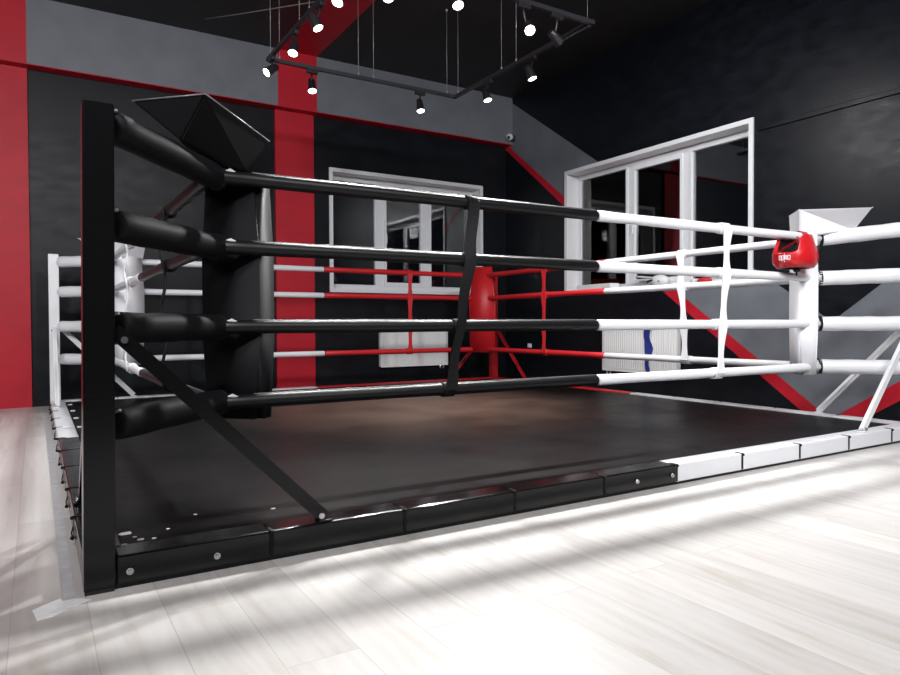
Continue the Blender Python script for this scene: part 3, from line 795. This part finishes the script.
sc = [(.262, 2.62, .020), (.30, 2.52, .010), (.245, 2.49, .008), (.275, 2.475, .007), (.34, 2.51, .006), (.285, 2.56, .006), (.80, 2.66, .009), (.40, 2.60, .005), (.52, 2.74, .006)]
for x, y, s in sc:
    bm = B(); n = 6; vs = [bm.verts.new((x+s*math.cos(2*PI*k/n)*(1+.5*random.random()), y+.8*s*math.sin(2*PI*k/n)*(1+.5*random.random()), .0962)) for k in range(n)]
    f = bm.faces.new(vs); r = bmesh.ops.extrude_face_region(bm, geom=[f])
    for g in r['geom']:
        if isinstance(g, bmesh.types.BMVert): g.co.z = .0985
    tag(obj('paper_scrap', bm, 'paper'), 'tiny white paper scrap on the black canvas near the black post', 'scrap', 'paper scraps on the canvas by the near post')

# ------------------------------------------------------------------ hanging light track with spotlights
TZ = 3.20; TX0, TX1, TY0, TY1 = 1.825, 3.80, 4.03, 6.08
t = thing('lighting_track', ((TX0+TX1)/2, (TY0+TY1)/2, TZ), 'square black lighting track hung on thin wires above the ring', 'lighting track'); bpy.context.view_layer.update()
h = .017
for a, b in (((TX0, TY0), (TX1, TY0)), ((TX1, TY0), (TX1, TY1)), ((TX0, TY1), (TX1, TY1)), ((TX0, TY0), (TX0, TY1))):
    bm = B(); add_box(bm, (min(a[0], b[0])-h, min(a[1], b[1])-h, TZ), (max(a[0], b[0])+h, max(a[1], b[1])+h, TZ+.034), .003); obj('rail', bm, 'rail', t)
wires = [(TX0, TY1-.06), (TX0+.10, TY1), (2.70, TY1), (2.86, TY1), (3.70, TY1), (TX1, TY1-.06), (TX1, 5.25), (TX1, 5.02), (TX1, TY0+.05), (TX0, 5.25), (TX0, 5.02), (2.9, TY0), (3.1, TY0), (TX0+.05, TY0)]
for x, y in wires:
    bm = B(); add_tube(bm, [(x, y, TZ+.034), (x, y, CEIL)], .0022, 6); add_tube(bm, [(x, y, TZ+.034), (x, y, TZ+.062)], .007, 8); add_tube(bm, [(x, y, CEIL-.02), (x, y, CEIL)], .012, 8); obj('suspension_wire', bm, 'wire', t)

def spotlight(pos, aim, lab, lit=True, energy=60, angle=80, rail=None, tz=TZ, parent_room=True):
    pos = V(pos); aim = (V(aim)-pos).normalized()
    rx, ry = rail
    t = thing('track_spotlight', (rx, ry, tz), lab, 'spotlight', 'spotlights on the lighting track'); bpy.context.view_layer.update()
    horiz = (rx-TX0 > .03 and abs(rx-TX1) > .03)
    bm = B(); sx, sy = (.055, .018) if horiz else (.018, .055)
    add_box(bm, (rx-sx, ry-sy, tz-.036), (rx+sx, ry+sy, tz), .003); obj('adapter', bm, 'lamp_black', t)
    back = pos - aim*.125; piv = pos - aim*.075
    bm = B(); add_tube(bm, [(rx, ry, tz-.036), V((rx, ry, tz-.07)), piv.lerp(V((rx, ry, tz-.1)), .6), piv], [.010, .010, .009, .009], 8); obj('arm', bm, 'lamp_black', t)
    bm = B(); add_tube(bm, [back, back+aim*.006, back+aim*.05, back+aim*.06, pos-aim*.012, pos], [.025, .031, .033, .035, .041, .042], 20, cap=True)
    head = obj('lamp_head', bm, 'lamp_black' if lit else 'lamp_grey', t)
    bm = B(); add_tube(bm, [pos - aim*.001, pos + aim*.0015], [.037, .036], 20); obj('lens', bm, 'lens' if lit else 'lens_off', head)
    if lit:
        ld = bpy.data.lights.new('spot', 'SPOT'); ld.energy = energy; ld.spot_size = math.radians(angle); ld.spot_blend = .75; ld.shadow_soft_size = .06; ld.color = (1, .985, .975)
        lo = bpy.data.objects.new('spot_beam', ld); COL.objects.link(lo); lo.location = pos + aim*.012; lo.rotation_euler = aim.to_track_quat('-Z', 'Y').to_euler(); lo.parent = t; lo.matrix_parent_inverse = t.matrix_basis.inverted()
    return t
E0 = 90; HALLK = .72
spotlight((1.73, 5.83, 3.0), (-1.6, 5.3, .4), 'track spotlight hanging at the left corner, lens turned to the left', True, E0*2, 100, (TX0, TY1-.10))
spotlight((1.79, 5.31, 3.0), (1.0, 4.3, 0), 'track spotlight on the left rail, nearest the left corner', True, E0, 95, (TX0, 5.36))
spotlight((1.80, 4.77, 3.0), (2.6, 4.0, .8), 'slanting track spotlight on the left rail, high before the red band', True, E0*.8, 90, (TX0, 4.80))
spotlight((2.23, 6.07, 3.0), (2.1, 5.0, 0), 'track spotlight on the far rail in front of the red pilaster', True, E0, 100, (2.23, TY1))
spotlight((3.38, 6.07, 3.0), (3.4, 5.3, 0), 'track spotlight on the far rail at its middle right', True, E0, 100, (3.38, TY1))
spotlight((3.78, 5.45, 3.0), (4.2, 4.6, 0), 'track spotlight on the right rail, left of the pair there', True, E0, 100, (TX1, 5.47))
spotlight((3.79, 4.77, 3.0), (4.6, 4.0, 0), 'track spotlight on the right rail, the right one of the pair', True, E0, 100, (TX1, 4.79))
spotlight((3.50, 4.06, 3.0), (5.96, 4.2, 1.5), 'grey track spotlight turned away from the camera near the right corner', True, E0*1.7, 120, (3.44, TY0))
spotlight((3.14, 3.98, 2.99), (1.9, 1.2, 0), 'bright track spotlight facing the camera on the upper right rail', True, E0*6.6, 95, (3.12, TY0))
spotlight((2.49, 3.94, 3.0), (2.3, 2.6, 0), 'track spotlight at the top edge between the two brightest ones', True, E0, 90, (2.49, TY0))
spotlight((2.00, 4.02, 2.97), (1.3, 1.0, 0), 'brightest track spotlight at the top edge beside the red band', True, E0*3.6, 95, (2.0, TY0))
spotlight((1.76, 4.30, 2.99), (.2, 3.4, 0), 'track spotlight at the top edge over the red ceiling band', True, E0, 95, (TX0, 4.30))
# supply cable from the ceiling to the track
bm = B(); add_tube(bm, [(1.60, 7.60, 4.105), (1.667, 6.435, 3.72), (1.955, 5.008, 3.34), (1.93, 4.05, 3.236)], .004, 6)
tag(obj('supply_cable', bm, 'wire'), 'thin pale supply cable slanting to the lighting track above the left corner', 'cable')

# second run of the room's track lighting, over the hall in front of the ring (outside the picture)
HALL = [((-2.6, 1.6, 3.5), (-1.0, 8.1, 1.6), 420), ((-.9, .6, 3.6), (1.5, 8.1, 2.2), 480), ((1.4, -.6, 3.6), (3.6, 8.1, 2.2), 400),
        ((2.6, -1.4, 3.6), (5.96, 5.2, 1.6), 480), ((-1.6, -.8, 3.6), (-.2, 2.6, 0), 720), ((3.2, .4, 3.6), (5.96, 3.0, .9), 560), ((2.6, -.6, 3.6), (2.9, 1.6, 0), 110), ((-1.8, 4.6, 3.6), (-.6, 6.0, 0), 160)]
for p, q, e in HALL:
    ld = bpy.data.lights.new('hall_spot', 'SPOT'); ld.energy = e*HALLK; ld.spot_size = math.radians(115); ld.spot_blend = .9; ld.shadow_soft_size = .2; ld.color = (.985, .985, 1)
    lo = bpy.data.objects.new('hall_lamp', ld); COL.objects.link(lo); lo.location = p; lo.rotation_euler = (V(q)-V(p)).to_track_quat('-Z', 'Y').to_euler()

# ------------------------------------------------------------------ world, camera, view
w = bpy.data.worlds.new('night'); S.world = w; w.use_nodes = True
w.node_tree.nodes['Background'].inputs['Color'].default_value = (.012, .014, .02, 1); w.node_tree.nodes['Background'].inputs['Strength'].default_value = .25
cd = bpy.data.cameras.new('camera'); co = bpy.data.objects.new('camera', cd); COL.objects.link(co); S.camera = co
yaw, pitch, roll = 0.5497, 0.0199, -0.004
f = V((math.sin(yaw)*math.cos(pitch), math.cos(yaw)*math.cos(pitch), -math.sin(pitch)))
r = V((math.cos(yaw), -math.sin(yaw), 0)); u = r.cross(f)
r2 = r*math.cos(roll)+u*math.sin(roll); u2 = -r*math.sin(roll)+u*math.cos(roll)
co.matrix_world = Matrix(((r2.x, u2.x, -f.x, 0), (r2.y, u2.y, -f.y, 0), (r2.z, u2.z, -f.z, .83), (0, 0, 0, 1)))
cd.sensor_width = 36; cd.lens = 677.45*36/900; cd.clip_start = .05
vs = S.view_settings; vs.view_transform = 'Standard'; vs.look = 'None'; vs.gamma = 1; vs.exposure = 0.0; vs.use_curve_mapping = False
